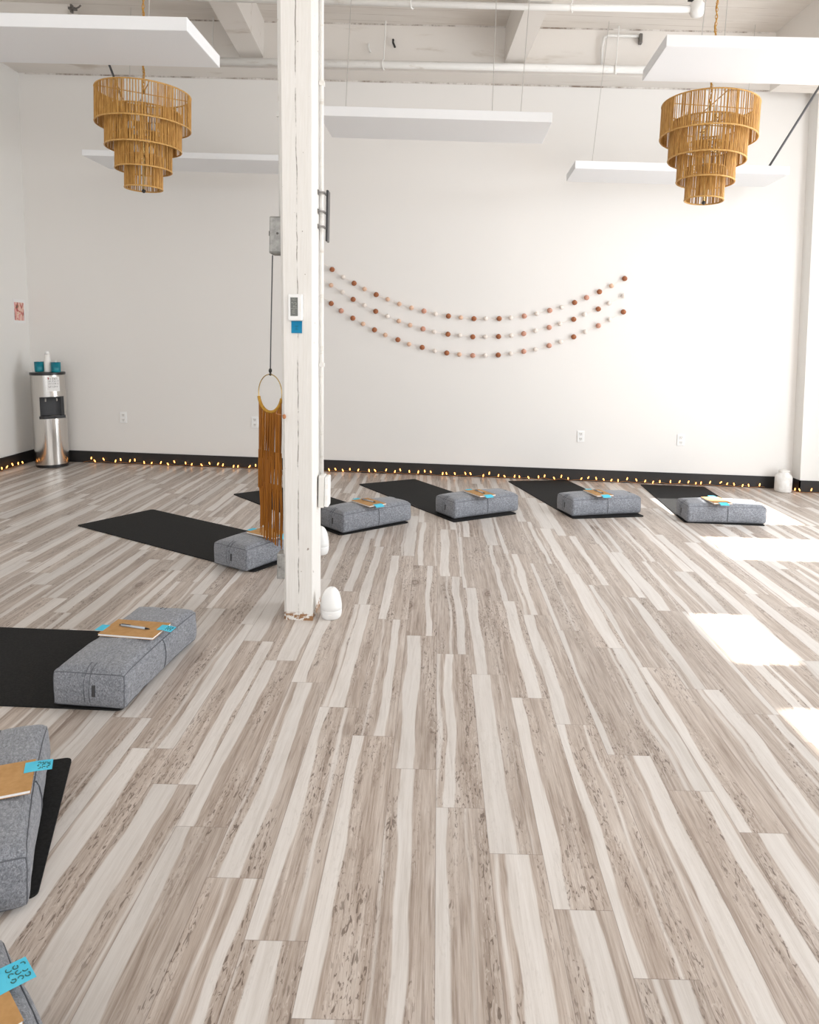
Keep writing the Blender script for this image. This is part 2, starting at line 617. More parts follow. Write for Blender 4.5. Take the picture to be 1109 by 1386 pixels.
# outer right wall with its window openings (beyond the frame)
WIN = [(1.55, 2.87, 2.40, 3.42), (3.25, 3.91, 3.02, 3.43), (4.93, 5.57, 1.35, 2.77), (5.98, 6.93, 1.62, 2.77)]
mb = MB()
y = -0.5
for (a, b, c, d) in WIN:
    mb.box((XO, y, 0), (XO + 0.12, a, ZT))
    mb.box((XO, a, 0), (XO + 0.12, b, c))
    mb.box((XO, a, d), (XO + 0.12, b, ZT))
    y = b
mb.box((XO, y, 0), (XO + 0.12, YR, ZT))
struct(mb.build('wall_outer', M['side_wall']))
for k, (a, b, c, d) in enumerate(WIN):
    mb = MB()
    t = 0.03
    mb.box((XO + 0.03, a, c), (XO + 0.09, a + t, d)).box((XO + 0.03, b - t, c), (XO + 0.09, b, d))
    mb.box((XO + 0.03, a + t, c), (XO + 0.09, b - t, c + t)).box((XO + 0.03, a + t, d - t), (XO + 0.09, b - t, d))
    struct(mb.build('window_%d' % (k + 1), M['white']))

# header beam along the back wall
mb = MB()
pts = [(-4.6, wy(-4.6) - 0.30), (4.0, wy(4.0) - 0.30), (4.0, wy(4.0) + 0.02), (-4.6, wy(-4.6) + 0.02)]
mb.prism(pts, 4.075, ZT + 0.02)
struct(mb.build('trim_1', M['beam']))
mb = MB()
mb.prism([(-4.4, wy(-4.4) - 0.012), (3.6, wy(3.6) - 0.012), (3.6, wy(3.6)), (-4.4, wy(-4.4))], 4.062, 4.076)
struct(mb.build('trim_2', M['crack']))
mb = MB()
mb.prism([(-4.4, wy(-4.4) - 0.306), (3.1, wy(3.1) - 0.306), (3.1, wy(3.1) - 0.30), (-4.4, wy(-4.4) - 0.30)], 4.508, 4.52)
struct(mb.build('trim_3', M['crack']))
# ceiling beams running towards the camera
for k, (xa, xb) in enumerate(((-2.05, -1.82), (0.555, 0.745))):
    mb = MB()
    ya, yb = wy(xa) - 0.28, 1.8
    dx = 0.05 * (ya - yb)
    mb.hexa([(xa, ya, 4.165), (xb, ya, 4.165), (xb + dx, yb, 4.165), (xa + dx, yb, 4.165)],
            [(xa, ya, ZT + .02), (xb, ya, ZT + .02), (xb + dx, yb, ZT + .02), (xa + dx, yb, ZT + .02)])
    struct(mb.build('trim_%d' % (k + 4), M['beam']))
# dropped beams above the right and left edges of the room
mb = MB()
mb.prism([(3.17, 7.40), (3.36, 1.8), (4.7, 1.8), (4.7, 7.40)], 3.98, ZT + 0.02)
struct(mb.build('trim_6', M['beam']))
mb = MB()
mb.prism([(-4.70, 7.30), (-3.64, 7.30), (-3.64, 7.62), (-4.70, 7.62)], 4.22, ZT + 0.02)
struct(mb.build('trim_7', M['beam']))

# black vinyl baseboards
BH, BT = 0.125, 0.012
mb = MB()
mb.prism([(-4.36, wy(-4.36) - BT), (3.79, wy(3.79) - BT), (3.79, wy(3.79)), (-4.36, wy(-4.36))], 0, BH)
struct(mb.build('baseboard_back', M['baseboard']))
mb = MB()
mb.prism([(XL, -1), (XL + BT, -1), (XL + BT, wy(-4.35) - BT), (XL, wy(-4.35) - BT)], 0, BH)
struct(mb.build('baseboard_left', M['baseboard']))
mb = MB()
mb.prism([(XR - BT, YR - BT), (XR, YR - BT), (XR, wy(XR) - BT), (XR - BT, wy(XR) - BT)], 0, BH)
mb.prism([(XR - BT, YR - BT), (XO, YR - BT), (XO, YR), (XR - BT, YR)], 0, BH)
struct(mb.build('baseboard_right', M['baseboard']))

# ------------------------------------------------------------------ post
PX, PY, PD, PK = -0.6715, 3.63, 0.25, -0.021  # PK tilts the post left so its edges match the image
HB, HT = 0.0745, 0.083      # half widths at foot and at 4.2 m
post = thing('timber_post', 'square white-painted timber post with long cracks and a worn wooden foot, left of centre', 'post', (PX, PY, 0))
mb = MB()
ch = 0.015


def post_ring(z):
    hw = HB + (HT - HB) * z / 3.2
    s = PK * z
    return [(s - hw, ch * 1.3, z), (s - hw + ch, 0, z), (s + hw - 0.004, 0, z), (s + hw, 0.004, z), (s + hw, PD, z), (s - hw, PD, z)]


mb.hexa(post_ring(0), post_ring(4.17))
mb.build('shaft', M['post'], post)


def on_post(z):
    return PX + PK * z


# conduit on the post's left face
zz = [1.99, 2.6, 3.3, 4.1]
t = thing('electrical_conduit', 'thin grey conduit running up the left edge of the white post to the ceiling', 'conduit', (on_post(1.9) - 0.103, PY + 0.16, 0))
mb = MB()
mb.tube([(PK * (z - 1.9) - (HT - HB) * (z - 1.9) / 3.2 - 0.003, 0, z) for z in zz], 0.010, 10)
mb.build('pipe', M['painted_metal'], t, smooth=True)
for z in (2.55, 3.2, 3.9):
    mb = MB()
    mb.box((PK * (z - 1.9) - 0.02, -0.013, z - 0.012), (PK * (z - 1.9) + 0.012, 0.013, z + 0.012))
    mb.build('strap', M['painted_metal'], t)

# grey junction box the fringe hanging is tied to
t = thing('junction_box', 'grey metal electrical box high on the left side of the white post', 'electrical box', (on_post(1.95) - 0.113, PY + 0.16, 1.95))
mb = MB()
mb.box((-0.042, -0.055, -0.095), (0.028, 0.055, 0.09), bevel=0.006)
mb.build('box', M['grey_metal'], t)
mb = MB()
mb.box((-0.038, -0.060, -0.088), (0.024, -0.0545, 0.083), bevel=0.003)
mb.build('cover', M['grey_metal'], t)
mb = MB()
mb.ball((0.0, -0.061, 0.005), 0.006)
mb.build('screw', M['screw'], t)
mb = MB()
mb.box((-0.050, -0.03, -0.005), (-0.041, 0.0, 0.02), bevel=0.002)
mb.build('knockout', M['dark_metal'], t)
mb = MB()
mb.tube([(0.012, -0.02, -0.09), (0.016, -0.02, -0.115), (0.026, -0.02, -0.13), (0.027, -0.02, -0.15)], 0.005, 8)
mb.build('cable_tail', M['cable'], t, smooth=True)

# right side: conduit, black panel, outlet box
rx = HB + 0.0
t = thing('electrical_conduit', 'white conduit running down the right face of the post to the low outlet box', 'conduit', (PX + HB + 0.014, PY + 0.20, 0))
mb = MB()
mb.tube([(PK * z + (HT - HB) * z / 3.2, 0, z) for z in (0.70, 1.5, 2.3, 3.1, 4.1)], 0.0105, 10)
mb.build('pipe', M['painted_metal'], t, smooth=True)
for z in (1.30, 2.72, 3.4):
    mb = MB()
    c = PK * z + (HT - HB) * z / 3.2
    mb.box((c - 0.012, -0.014, z - 0.01), (c + 0.014, 0.016, z + 0.01))
    mb.build('strap', M['painted_metal'], t)

t = thing('outlet_box', 'white surface-mounted outlet box low on the right face of the white post', 'outlet', (PX + HB + 0.002, PY + 0.17, 0.64))
mb = MB()
mb.box((-0.008, -0.04, -0.085), (0.024, 0.04, 0.085), bevel=0.006)
mb.build('back_box', M['painted_metal'], t)
mb = MB()
mb.box((0.025, -0.04, -0.08), (0.047, 0.04, 0.08), bevel=0.006)
mb.build('cover_plate', M['white'], t)
for z in (-0.03, 0.03):
    mb = MB()
    mb.box((0.028, -0.043, z - 0.012), (0.043, -0.0395, z + 0.012), bevel=0.001)
    mb.build('knockout', M['warmwhite'], t)

t = thing('wall_screen', 'thin black panel seen edge-on, bracketed to the right face of the white post', 'screen', (on_post(2.07) + HB + 0.004, PY + 0.20, 2.07))
mb = MB()
mb.box((0.033, 0.02, -0.13), (0.044, 0.09, 0.13), bevel=0.003)
mb.build('panel', M['black'], t)
for z in (-0.065, 0.01, 0.105):
    mb = MB()
    mb.box((0.0, -0.045, z - 0.004), (0.036, -0.035, z + 0.004))
    mb.box((0.028, -0.04, z - 0.004), (0.036, 0.025, z + 0.004))
    mb.box((0.0, -0.05, z - 0.012), (0.005, -0.02, z + 0.012))
    mb.build('bracket', M['screw'], t)

# small steel box near the foot of the post
t = thing('junction_box', 'small grey-green metal box low on the left side of the white post near the floor', 'electrical box', (PX - HB - 0.020, PY + 0.05, 0.275))
mb = MB()
mb.box((-0.020, -0.04, -0.066), (0.021, 0.04, 0.066), bevel=0.004)
mb.build('box', M['grey_metal'], t)
mb = MB()
mb.box((-0.015, -0.0445, -0.058), (0.004, -0.0395, 0.058), bevel=0.002)
mb.build('cover', M['grey_metal'], t)
mb = MB()
mb.ball((-0.005, -0.045, -0.002), 0.0045)
mb.build('screw', M['screw'], t)

# thermostat and its sticky note
zt = 1.585
t = thing('thermostat', 'white thermostat with a grey display on the front of the white post', 'thermostat', (on_post(zt) - 0.003, PY - 0.001, zt), (0, PK, 0))
mb = MB()
mb.box((-0.034, -0.026, -0.065), (0.037, 0.0, 0.065), bevel=0.006)
mb.build('case', M['white'], t)
mb = MB()
mb.box((-0.021, -0.0275, -0.042), (0.015, -0.0255, 0.048))
dis = mb.build('display', M['lcd'], t)
mb = MB()


def seg7(mb, cx, cz, w, h, code, y, th=0.0016):
    P = {'a': ((-w, h), (w, h)), 'd': ((-w, -h), (w, -h)), 'g': ((-w, 0), (w, 0)), 'f': ((-w, 0), (-w, h)), 'b': ((w, 0), (w, h)), 'e': ((-w, -h), (-w, 0)), 'c': ((w, -h), (w, 0))}
    for q in code:
        (x0, z0), (x1, z1) = P[q]
        mb.box((cx + min(x0, x1) - th, y - 0.0006, cz + min(z0, z1) - th), (cx + max(x0, x1) + th, y, cz + max(z0, z1) + th))


seg7(mb, -0.010, 0.012, 0.0045, 0.010, 'abc', -0.0275)
seg7(mb, 0.004, 0.012, 0.0045, 0.010, 'abged', -0.0275)
seg7(mb, 0.002, 0.036, 0.003, 0.005, 'abcdef', -0.0275, 0.001)
seg7(mb, -0.007, 0.036, 0.003, 0.005, 'fgbc', -0.0275, 0.001)
mb.box((-0.019, -0.0281, -0.006), (0.013, -0.0275, -0.0045))
seg7(mb, -0.004, -0.022, 0.005, 0.009, 'afged', -0.0275, 0.001)
mb.build('digits', M['lcdlight'], t)
mb = MB()
mb.box((0.024, -0.0275, -0.02), (0.030, -0.0255, 0.02), bevel=0.0008)
mb.build('button', M['warmwhite'], t)

t = thing('sticky_note', 'deep blue sticky note stuck on the white post just under the thermostat', 'sticky note', (on_post(1.49) + 0.002, PY - 0.001, 1.49), (0, PK, 0))
mb = MB()
mb.hexa([(-0.027, -0.003, -0.03), (0.026, -0.007, -0.03), (0.026, -0.0055, -0.03), (-0.027, -0.0015, -0.03)],
        [(-0.027, -0.0015, 0.031), (0.026, -0.0015, 0.031), (0.026, 0.0, 0.031), (-0.027, 0.0, 0.031)])
mb.build('paper', M['deepblue'], t)
mb = MB()
for q in range(2):
    pts = [(-0.008 + 0.003 * k, -0.0068 + 0.0016 * q, 0.004 - 0.014 * q + 0.003 * math.sin(k * 2.1 + q)) for k in range(6)]
    mb.tube(pts, 0.0009, 5)
mb.build('handwriting', M['ink'], t)

# ------------------------------------------------------------------ amber fringe hanging
FX, FY = -0.868, 3.80
t = thing('fringe_hanging', 'long amber cord fringe on a thin brass ring hanging beside the white post', 'wall hanging', (FX, FY, 0), (0, 0, 0))
ang = math.radians(-40)
ca, sa = math.cos(ang), math.sin(ang)
RC, RR = 1.145, 0.098


def hang(u, dz=0.0, off=0.0):
    u = u * 1.13
    return (u * ca - off * sa, u * sa + off * ca, dz)


mb = MB()
mb.tube([(0.004, 0, 1.853), (0.001, 0, 1.5), (0, 0, 1.245)], 0.0032, 8)
mb.build('cord', M['cable'], t, smooth=True)
mb = MB()
mb.ball((0, 0, 1.262), 0.009, sz=1.5)
mb.ball((0.001, 0, 1.243), 0.0075)
mb.build('knot', M['dark_metal'], t, smooth=True)
mb = MB()
mb.tube([hang(RR * 0.88 * math.sin(q * 2 * PI / 56), RC + RR * math.cos(q * 2 * PI / 56)) for q in range(56)], 0.0028, 8, closed=True)
mb.build('ring', M['brass'], t, smooth=True)
# wrapped lower arc
a0, a1 = math.radians(103), math.radians(257)
mb = MB()
arc = []
for q in range(33):
    a = a0 + (a1 - a0) * q / 32
    arc.append(hang(RR * 0.88 * math.sin(a), RC + RR * math.cos(a)))
mb.tube(arc, 0.0085, 8)
mb.build('cord_wrap', M['ochre'], t, smooth=True)
rnd = random.Random(5)
tiers = [(None, 0.80), (0.84, 0.63), (0.67, 0.36)]
for ti, (zt0, zb0) in enumerate(tiers):
    mb = MB()
    nst = 50
    for q in range(nst):
        u = RR * 0.865 * (-1 + 2 * (q + 0.5) / nst)
        ztop = RC - math.sqrt(max(RR * RR - (u / 0.88) ** 2, 0)) if zt0 is None else zt0
        zb = zb0 + rnd.uniform(-0.006, 0.02)
        if ti == 2:
            zb = zb0 + 0.05 * (0.5 - q / nst) + rnd.choice((0, 0.0, 0.03, 0.06)) + rnd.uniform(-0.01, 0.01)
            if rnd.random() < 0.08:
                continue
        off = rnd.uniform(-0.008, 0.008) + 0.006 * ti
        p0, p1 = hang(u, ztop, off * 0.4), hang(u * 0.985 + rnd.uniform(-0.003, 0.003), zb, off)
        mid = hang(u + rnd.uniform(-0.002, 0.002), (ztop + zb) / 2, off)
        mb.tube([p0, mid, p1], [0.0035, 0.0035, 0.0028], 5)
    mb.build('fringe', M['amber'], t)
mb = MB()
mb.ball((0.118, -0.205, 1.048), 0.0095, sz=1.35)
mb.tube([(0.118, -0.205, 1.052), (0.075, -0.19, 1.06), (0.055, -0.075, 1.065)], 0.0016, 5)
mb.build('bead', M['bead'], t, smooth=True)

# ------------------------------------------------------------------ ceiling services


def pipe_thing(name, label, pts, r, straps, m='painted_metal'):
    t = thing(name, label, 'pipe', pts[0])
    o = Vector(pts[0])
    mb = MB()
    mb.tube([Vector(p) - o for p in pts], r, 14)
    mb.build('pipe', M[m], t, smooth=True)
    for (x, y, z0, z1) in straps:
        mb = MB()
        a = Vector((x, y, z0)) - o
        mb.tube([a + Vector((0.012 * math.cos(q * PI / 8), 0, 0)) + Vector((0, (r + 0.006) * math.cos(q * PI / 8), (r + 0.006) * math.sin(q * PI / 8))) for q in range(16)], 0.007, 6, closed=True)
        mb.tube([a + Vector((0.0, 0, r)), Vector((x + 0.01, y, z1)) - o], 0.006, 6)
        mb.build('hanger', M['painted_metal'], t)
    return t


P1 = 6.1
pipe_thing('sprinkler_pipe', 'white pipe crossing below the ceiling beams in front of the header', [(-3.4, P1 + 0.06, 4.115), (0.7, P1, 4.125), (1.93, P1 - 0.04, 4.135)], 0.026,
           [(-2.6, P1 + 0.04, 4.12, 4.5), (-0.30, P1 + 0.02, 4.12, 4.5), (0.98, P1, 4.13, 4.5)])
pipe_thing('header_pipe', 'thicker white pipe along the back header, low under the ceiling', [(-3.2, wy(-3.2) - 0.42, 4.085), (2.35, wy(2.35) - 0.42, 4.10)], 0.036,
           [(-2.3, wy(-2.3) - 0.42, 4.09, 4.5), (-0.62, wy(-0.62) - 0.42, 4.09, 4.5), (1.62, wy(1.62) - 0.42, 4.1, 4.5)])
# end fitting of the crossing pipe
t = thing('pipe_elbow', 'white round cast pipe fitting at the right end of the crossing ceiling pipe', 'pipe fitting', (1.97, P1 - 0.04, 4.14))
mb = MB()
mb.lathe([(0.0, -0.06), (0.045, -0.055), (0.062, -0.02), (0.06, 0.03), (0.035, 0.06), (0.03, 0.10), (0, 0.10)], 20)
mb.build('body', M['painted_metal'], t, smooth=True)
mb = MB()
mb.tube([(0, 0, 0.08), (0.02, 0.0, 0.2), (0.10, 0.0, 0.37)], 0.014, 8)
mb.build('riser', M['painted_metal'], t, smooth=True)
mb = MB()
mb.box((-0.075, -0.015, 0.055), (0.0, 0.015, 0.075), bevel=0.004)
mb.build('lever', M['dark_metal'], t)
# small bent conduit on the header
t = thing('bent_conduit', 'thin white conduit bent at a right angle on the header near the right end', 'conduit', (1.50, wy(1.5) - 0.34, 4.12))
mb = MB()
mb.tube([(0, 0, -0.02), (-0.005, 0, 0.22), (0.01, 0, 0.30), (0.05, 0, 0.325), (0.36, 0, 0.325)], 0.014, 8)
mb.build('pipe', M['painted_metal'], t, smooth=True)
mb = MB()
mb.box((0.345, -0.03, 0.25), (0.378, 0.02, 0.345), bevel=0.008)
mb.build('fitting', M['screw'], t)
# conduit stub on the left of the header
t = thing('pipe_stub', 'dark bent pipe end on the left wall just below the header', 'pipe', (-4.40, 7.42, 4.03))
mb = MB()
mb.tube([(-0.0, 0, -0.05), (0.01, 0.0, 0.0), (0.04, 0, 0.02), (0.5, 0, 0.005), (1.05, -0.02, 0.0)], 0.012, 8)
mb.build('pipe', M['cable'], t, smooth=True)
# broken bracket at the left beam
t = thing('beam_bracket', 'dark rusty bracket at the end of the beam stub in the upper left', 'bracket', (-3.60, 7.25, 4.50))
mb = MB()
mb.box((0.0, -0.03, -0.055), (0.07, 0.02, -0.035), bevel=0.004)
mb.box((0.02, -0.03, -0.085), (0.038, 0.01, -0.01), bevel=0.004)
mb.tube([(0.06, -0.01, -0.045), (0.10, -0.02, -0.035), (0.12, -0.02, -0.015)], 0.008, 6)
mb.build('plate', M['screw'], t)
# small anchors left on the header
for k, (x, z) in enumerate(((-0.90, 4.28), (-0.66, 4.33))):
    t = thing('ceiling_anchor', ('short white hook fixed on the header left of the sprinkler hanger', 'dark stub hook on the header beside the pipe hanger')[k], 'hook', (x + 0.12, wy(x) - 0.31, z))
    mb = MB()
    mb.tube([(0, 0.01, 0.04), (0.0, -0.03, 0.03), (0.0, -0.035, 0.0), (0.012, -0.035, -0.025), (0.02, -0.02, -0.04)], 0.010, 6)
    mb.build('hook', M['painted_metal' if k == 0 else 'dark_metal'], t)

# ------------------------------------------------------------------ hanging acoustic panels


def panel(label, x0, x1, y0, yaw, zb, depth=0.58, th=0.072, wires=(), strut=None):
    L = x1 - x0
    t = thing('acoustic_panel', label, 'ceiling panel', (x0, y0, zb), (0, 0, yaw), 'white acoustic panels hung from the ceiling')
    mb = MB()
    mb.box((0, 0, 0), (L, depth, th), bevel=0.004)
    mb.build('slab', M['panel'], t)
    for wx, wyy, dx in wires:
        mb = MB()
        mb.tube([(wx, wyy, th), (wx + dx, wyy, 4.5 - zb)], 0.0028, 6)
        mb.ball((wx, wyy, th + 0.008), 0.011)
        mb.build('suspension_wire', M['wire'], t)
    if strut:
        (a, b) = strut
        mb = MB()
        mb.tube([a, b], 0.0105, 8)
        o = mb.build('strut', M['cable'], t, smooth=True)
        o['label'] = 'dark grey diagonal strut'
    return t


panel('white acoustic panel hanging in front of the left straw chandelier', -3.55, -1.462, 4.33, -0.03, 3.125, 0.56, 0.075,
      [(0.5, 0.28, 0.03), (1.75, 0.28, 0.03)])
panel('white acoustic panel hanging in front of the right straw chandelier', 1.236, 3.15, 4.30, -0.035, 3.150, 0.56, 0.066,
      [(0.28, 0.30, 0.06), (0.42, 0.30, 0.02), (1.6, 0.28, 0.03)])
panel('white acoustic panel hanging right of the post, between both chandeliers', -0.945, 0.790, 5.62, -0.02, 3.085, 0.60, 0.072,
      [(0.15, 0.30, 0.04), (1.52, 0.30, 0.05), (1.30, 0.30, 0.0)])
panel('white acoustic panel hanging close to the back wall behind the right chandelier', 1.205, 3.165, 6.90, -0.03, 3.065, 0.56, 0.072,
      [(0.20, 0.30, 0.10), (1.62, 0.30, 0.05)], ((1.80, 0.10, 0.07), (2.28, 0.10, 0.93)))
panel('white acoustic panel hanging close to the back wall behind the left chandelier', -3.365, -1.40, 6.98, -0.03, 3.045, 0.56, 0.055,
      [(0.30, 0.30, 0.03), (1.78, 0.30, 0.03)], ((0.50, 0.20, 0.05), (0.13, 0.20, 0.98)))

# ------------------------------------------------------------------ straw chandeliers


def make_chandelier():
    t = thing('tiered_chandelier', '', 'chandelier', (0, 0, 0), group='straw fringe chandeliers')
    rnd = random.Random(11)
    tiers = [(0.322, 0.0, 0.225), (0.258, -0.13, 0.245), (0.192, -0.29, 0.23), (0.129, -0.43, 0.215)]   # radius, top z, height
    for (R, zt, hh) in tiers:
        cnt = int(R * 640)
        mb = MB()
        for q in range(cnt):
            a = 2 * PI * q / cnt
            gapn = noise.noise(Vector((math.cos(a) * 2.6 + R * 9, math.sin(a) * 2.6, R * 31)))
            if gapn > 0.12 and q % 2:
                continue
            a += rnd.uniform(-0.25, 0.25) * 2 * PI / cnt
            r = R - 0.001
            p0 = (r * math.cos(a), r * math.sin(a), zt)
            a2 = a + rnd.uniform(-0.4, 0.4) * 2 * PI / cnt
            p1 = (r * math.cos(a2), r * math.sin(a2), zt - hh)
            mb.tube([p0, p1], rnd.uniform(0.0030, 0.0044), 5, caps=False)
        fr = mb.build('strand_tier', M['straw'], t)
        mb = MB()
        mb.tube([(R * math.cos(2 * PI * q / 64), R * math.sin(2 * PI * q / 64), zt) for q in range(64)], 0.0052, 8, closed=True)
        mb.build('top_hoop', M['strawrim'], fr, smooth=True)
        mb = MB()
        mb.tube([(R * math.cos(2 * PI * q / 64), R * math.sin(2 * PI * q / 64), zt - hh) for q in range(64)], 0.0055, 8, closed=True)
        mb.build('bottom_hoop', M['strawrim'], fr, smooth=True)
        mb = MB()
        for s in range(4):
            a = s * PI / 2 + 0.5
            mb.tube([(0.0, 0.0, zt), (R * math.cos(a), R * math.sin(a), zt)], 0.0035, 6)
        mb.build('spokes', M['strawrim'], fr)
    mb = MB()
    mb.tube([(0, 0, 0.02), (0, 0, -0.655)], 0.008, 8)
    mb.build('stem', M['brass'], t, smooth=True)
    mb = MB()
    mb.ball((0, 0, -0.662), 0.014)
    mb.build('finial', M['dark_metal'], t, smooth=True)
    for (r, z, c, ph) in ((0.15, -0.14, 4, 0.4), (0.11, -0.30, 4, 1.0), (0.05, -0.44, 2, 0.2)):
        for q in range(c):
            a = ph + 2 * PI * q / c
            mb = MB()
            mb.tube([(0, 0, z + 0.01), (r * math.cos(a), r * math.sin(a), z)], 0.004, 6)
            mb.lathe([(0.0, -0.005), (0.012, -0.005), (0.012, 0.03), (0.0, 0.03)], 10, (r * math.cos(a), r * math.sin(a), z))
            arm = mb.build('lamp_arm', M['brass'], t)
            mb = MB()
            mb.lathe([(0, 0.028), (0.012, 0.03), (0.022, 0.055), (0.018, 0.075), (0.007, 0.092), (0, 0.096)], 12, (r * math.cos(a), r * math.sin(a), z))
            mb.build('light_bulb', M['bulbglass'], arm, smooth=True)
    mb = MB()
    for q in range(58):
        z = 0.015 + q * 0.0235
        a = (q % 2) * PI / 2
        d = Vector((math.cos(a), math.sin(a), 0))
        mb.tube([d * (0.008 * math.cos(k * PI / 4)) + Vector((0, 0, z + 0.016 * math.sin(k * PI / 4))) for k in range(8)], 0.0022, 5, closed=True)
    mb.build('chain', M['ochre'], t)
    mb = MB()
    mb.tube([(0.007 * math.cos(q * 0.9), 0.007 * math.sin(q * 0.9), q * 0.018) for q in range(78)], 0.0045, 6)
    mb.build('cord', M['straw'], t, smooth=True)
    return t


c1 = make_chandelier()
c1.location = (-2.10, 5.25, 3.082)
c1['label'] = 'four-tier golden straw chandelier hanging at the left, nearer the water cooler'
c2 = copy_tree(c1)
c2.location = (1.823, 5.20, 3.12)
c1.scale = (0.965, 0.965, 1.0)
c2.rotation_euler = (0, 0.045, 1.1)
c2['label'] = 'four-tier golden straw chandelier hanging at the right, nearer the sunlit side'

# ------------------------------------------------------------------ water cooler in the back left corner
CX, CY = -4.012, 7.625
wc = thing('water_cooler', 'stainless steel water cooler with a black dispensing bay in the back left corner', 'water cooler', (CX, CY - 0.0, 0), (0, LEAN * 1.5, math.radians(31)))  # tilted further than the walls to match its edges in the image
wc.rotation_mode = 'ZYX'


def dshape(R, back, n=36, a0=PI, a1=2 * PI):
    p = [(R * math.cos(a0 + (a1 - a0) * k / n), R * math.sin(a0 + (a1 - a0) * k / n)) for k in range(n + 1)]
    return p + [(R, back), (-R, back)]


CR = 0.160
mb = MB()
mb.prism(dshape(CR - 0.006, 0.12), 0.0, 0.035)
mb.build('plinth', M['black'], wc)
mb = MB()
mb.prism(dshape(CR, 0.13), 0.03, 0.52)
mb.build('lower_casing', M['steel'], wc)
# middle section with a notch for the dispensing bay
n = 36
arc_l = [(CR * math.cos(a), CR * math.sin(a)) for a in [PI + (PI * 0.30) * k / 10 for k in range(11)]]
arc_r = [(CR * math.cos(a), CR * math.sin(a)) for a in [2 * PI - (PI * 0.20) + (PI * 0.20) * k / 8 for k in range(9)]]
xl, xr = arc_l[-1][0], arc_r[0][0]
poly = arc_l + [(xl, -0.035), (xr, -0.035)] + arc_r + [(CR, 0.13), (-CR, 0.13)]
mb = MB()
mb.prism(poly, 0.52, 0.735)
mb.build('middle_casing', M['steel'], wc)
mb = MB()
mb.prism(dshape(CR, 0.13), 0.735, 0.955)
mb.build('upper_casing', M['steel'], wc)
mb = MB()
mb.prism(dshape(CR + 0.006, 0.135), 0.955, 0.985)
mb.build('top_cap', M['black'], wc, bevel=0.006)
mb = MB()
mb.box((xl, -0.05, 0.522), (xr, -0.034, 0.733))
bay = mb.build('bay_back', M['dull_black'], wc)
mb = MB()
mb.box((xl + 0.0, -0.135, 0.522), (xl + 0.008, -0.036, 0.733))
mb.box((xr - 0.030, -0.100, 0.522), (xr, -0.036, 0.733))
mb.box((xl, -0.145, 0.722), (xr - 0.008, -0.036, 0.733))
mb.build('bay_frame', M['black'], wc)
mb = MB()
mb.prism([(xl - 0.01, -0.03), (xl - 0.01, -0.15), (xl + 0.03, -0.172), (0.05, -0.174), (xr + 0.008, -0.135), (xr + 0.008, -0.03)], 0.510, 0.538)
tray = mb.build('drip_tray', M['black'], wc)
mb = MB()
for k in range(5):
    mb.box((0.0 + k * 0.016, -0.165, 0.538), (0.008 + k * 0.016, -0.07, 0.541))
mb.build('grille', M['screw'], tray)
for x in (xl + 0.055, xr - 0.065):
    mb = MB()
    mb.tube([(x, -0.06, 0.722), (x, -0.11, 0.715), (x, -0.115, 0.685)], 0.007, 8)
    mb.build('tap', M['wire'], wc, smooth=True)
# lettering on the curved front, over a white patch standing in for a bright reflection
mb = MB()


def cyl(a, z, r):
    return (r * math.cos(a), r * math.sin(a), z)


A0, A1 = PI * 1.47, PI * 1.70
q = 10
for k in range(q):
    a, b = A0 + (A1 - A0) * k / q, A0 + (A1 - A0) * (k + 1) / q
    mb.hexa([cyl(a, 0.79, CR + 0.0005), cyl(b, 0.79, CR + 0.0005), cyl(b, 0.79, CR + 0.002), cyl(a, 0.79, CR + 0.002)],
            [cyl(a, 0.94, CR + 0.0005), cyl(b, 0.94, CR + 0.0005), cyl(b, 0.94, CR + 0.002), cyl(a, 0.94, CR + 0.002)])
note = mb.build('reflection_patch', M['paper'], wc)
mb = MB()
rnd = random.Random(3)
for row, zc in enumerate((0.918, 0.895, 0.868, 0.838)):
    a = A0 + 0.08
    while a < A1 - 0.10:
        h = 0.007
        mb.tube([cyl(a, zc - h, CR + 0.003), cyl(a + rnd.uniform(-.02, .04), zc + h, CR + 0.003)], 0.0013, 4)
        if rnd.random() < 0.6:
            mb.tube([cyl(a, zc + rnd.choice((-h, 0, h)), CR + 0.003), cyl(a + 0.045, zc + rnd.choice((-h, 0, h)), CR + 0.003)], 0.0012, 4)
        a += rnd.uniform(0.075, 0.12)
mb.build('writing', M['dull_black'], note)
mb = MB()
mb.hexa([cyl(A0 + .03, .915, CR + .002), cyl(A0 + .08, .915, CR + .002), cyl(A0 + .08, .915, CR + .003), cyl(A0 + .03, .915, CR + .003)],
        [cyl(A0 + .03, .935, CR + .002), cyl(A0 + .08, .935, CR + .002), cyl(A0 + .08, .935, CR + .003), cyl(A0 + .03, .935, CR + .003)])
mb.build('red_mark', M['red'], note)

TOPX = CX + 0.985 * LEAN * 1.5 + 0.039
for k, (dx, lab) in enumerate(((-0.092, 'teal cup on top of the water cooler, on the left'), (0.078, 'teal cup on top of the water cooler, on the right'))):
    t = thing('cup', lab, 'cup', (TOPX + dx, CY - 0.055, 0.986), (0, LEAN * 1.5, 0), 'teal cups on the water cooler')
    mb = MB()
    mb.lathe([(0.0, 0), (0.040, 0), (0.045, 0.012), (0.047, 0.105), (0.043, 0.105), (0.041, 0.012), (0, 0.010)], 28)
    mb.build('body', M['teal'], t, smooth=True)
    mb = MB()
    mb.lathe([(0.0, 0.090), (0.0405, 0.090), (0.0405, 0.094), (0.0, 0.094)], 24)
    mb.build('filling', M['teal'], t)
    mb = MB()
    mb.tube([(0.004, 0, 0.09), (0.005, 0, 0.125)], 0.006, 6)
    mb.build('wick', M['paper'], t)
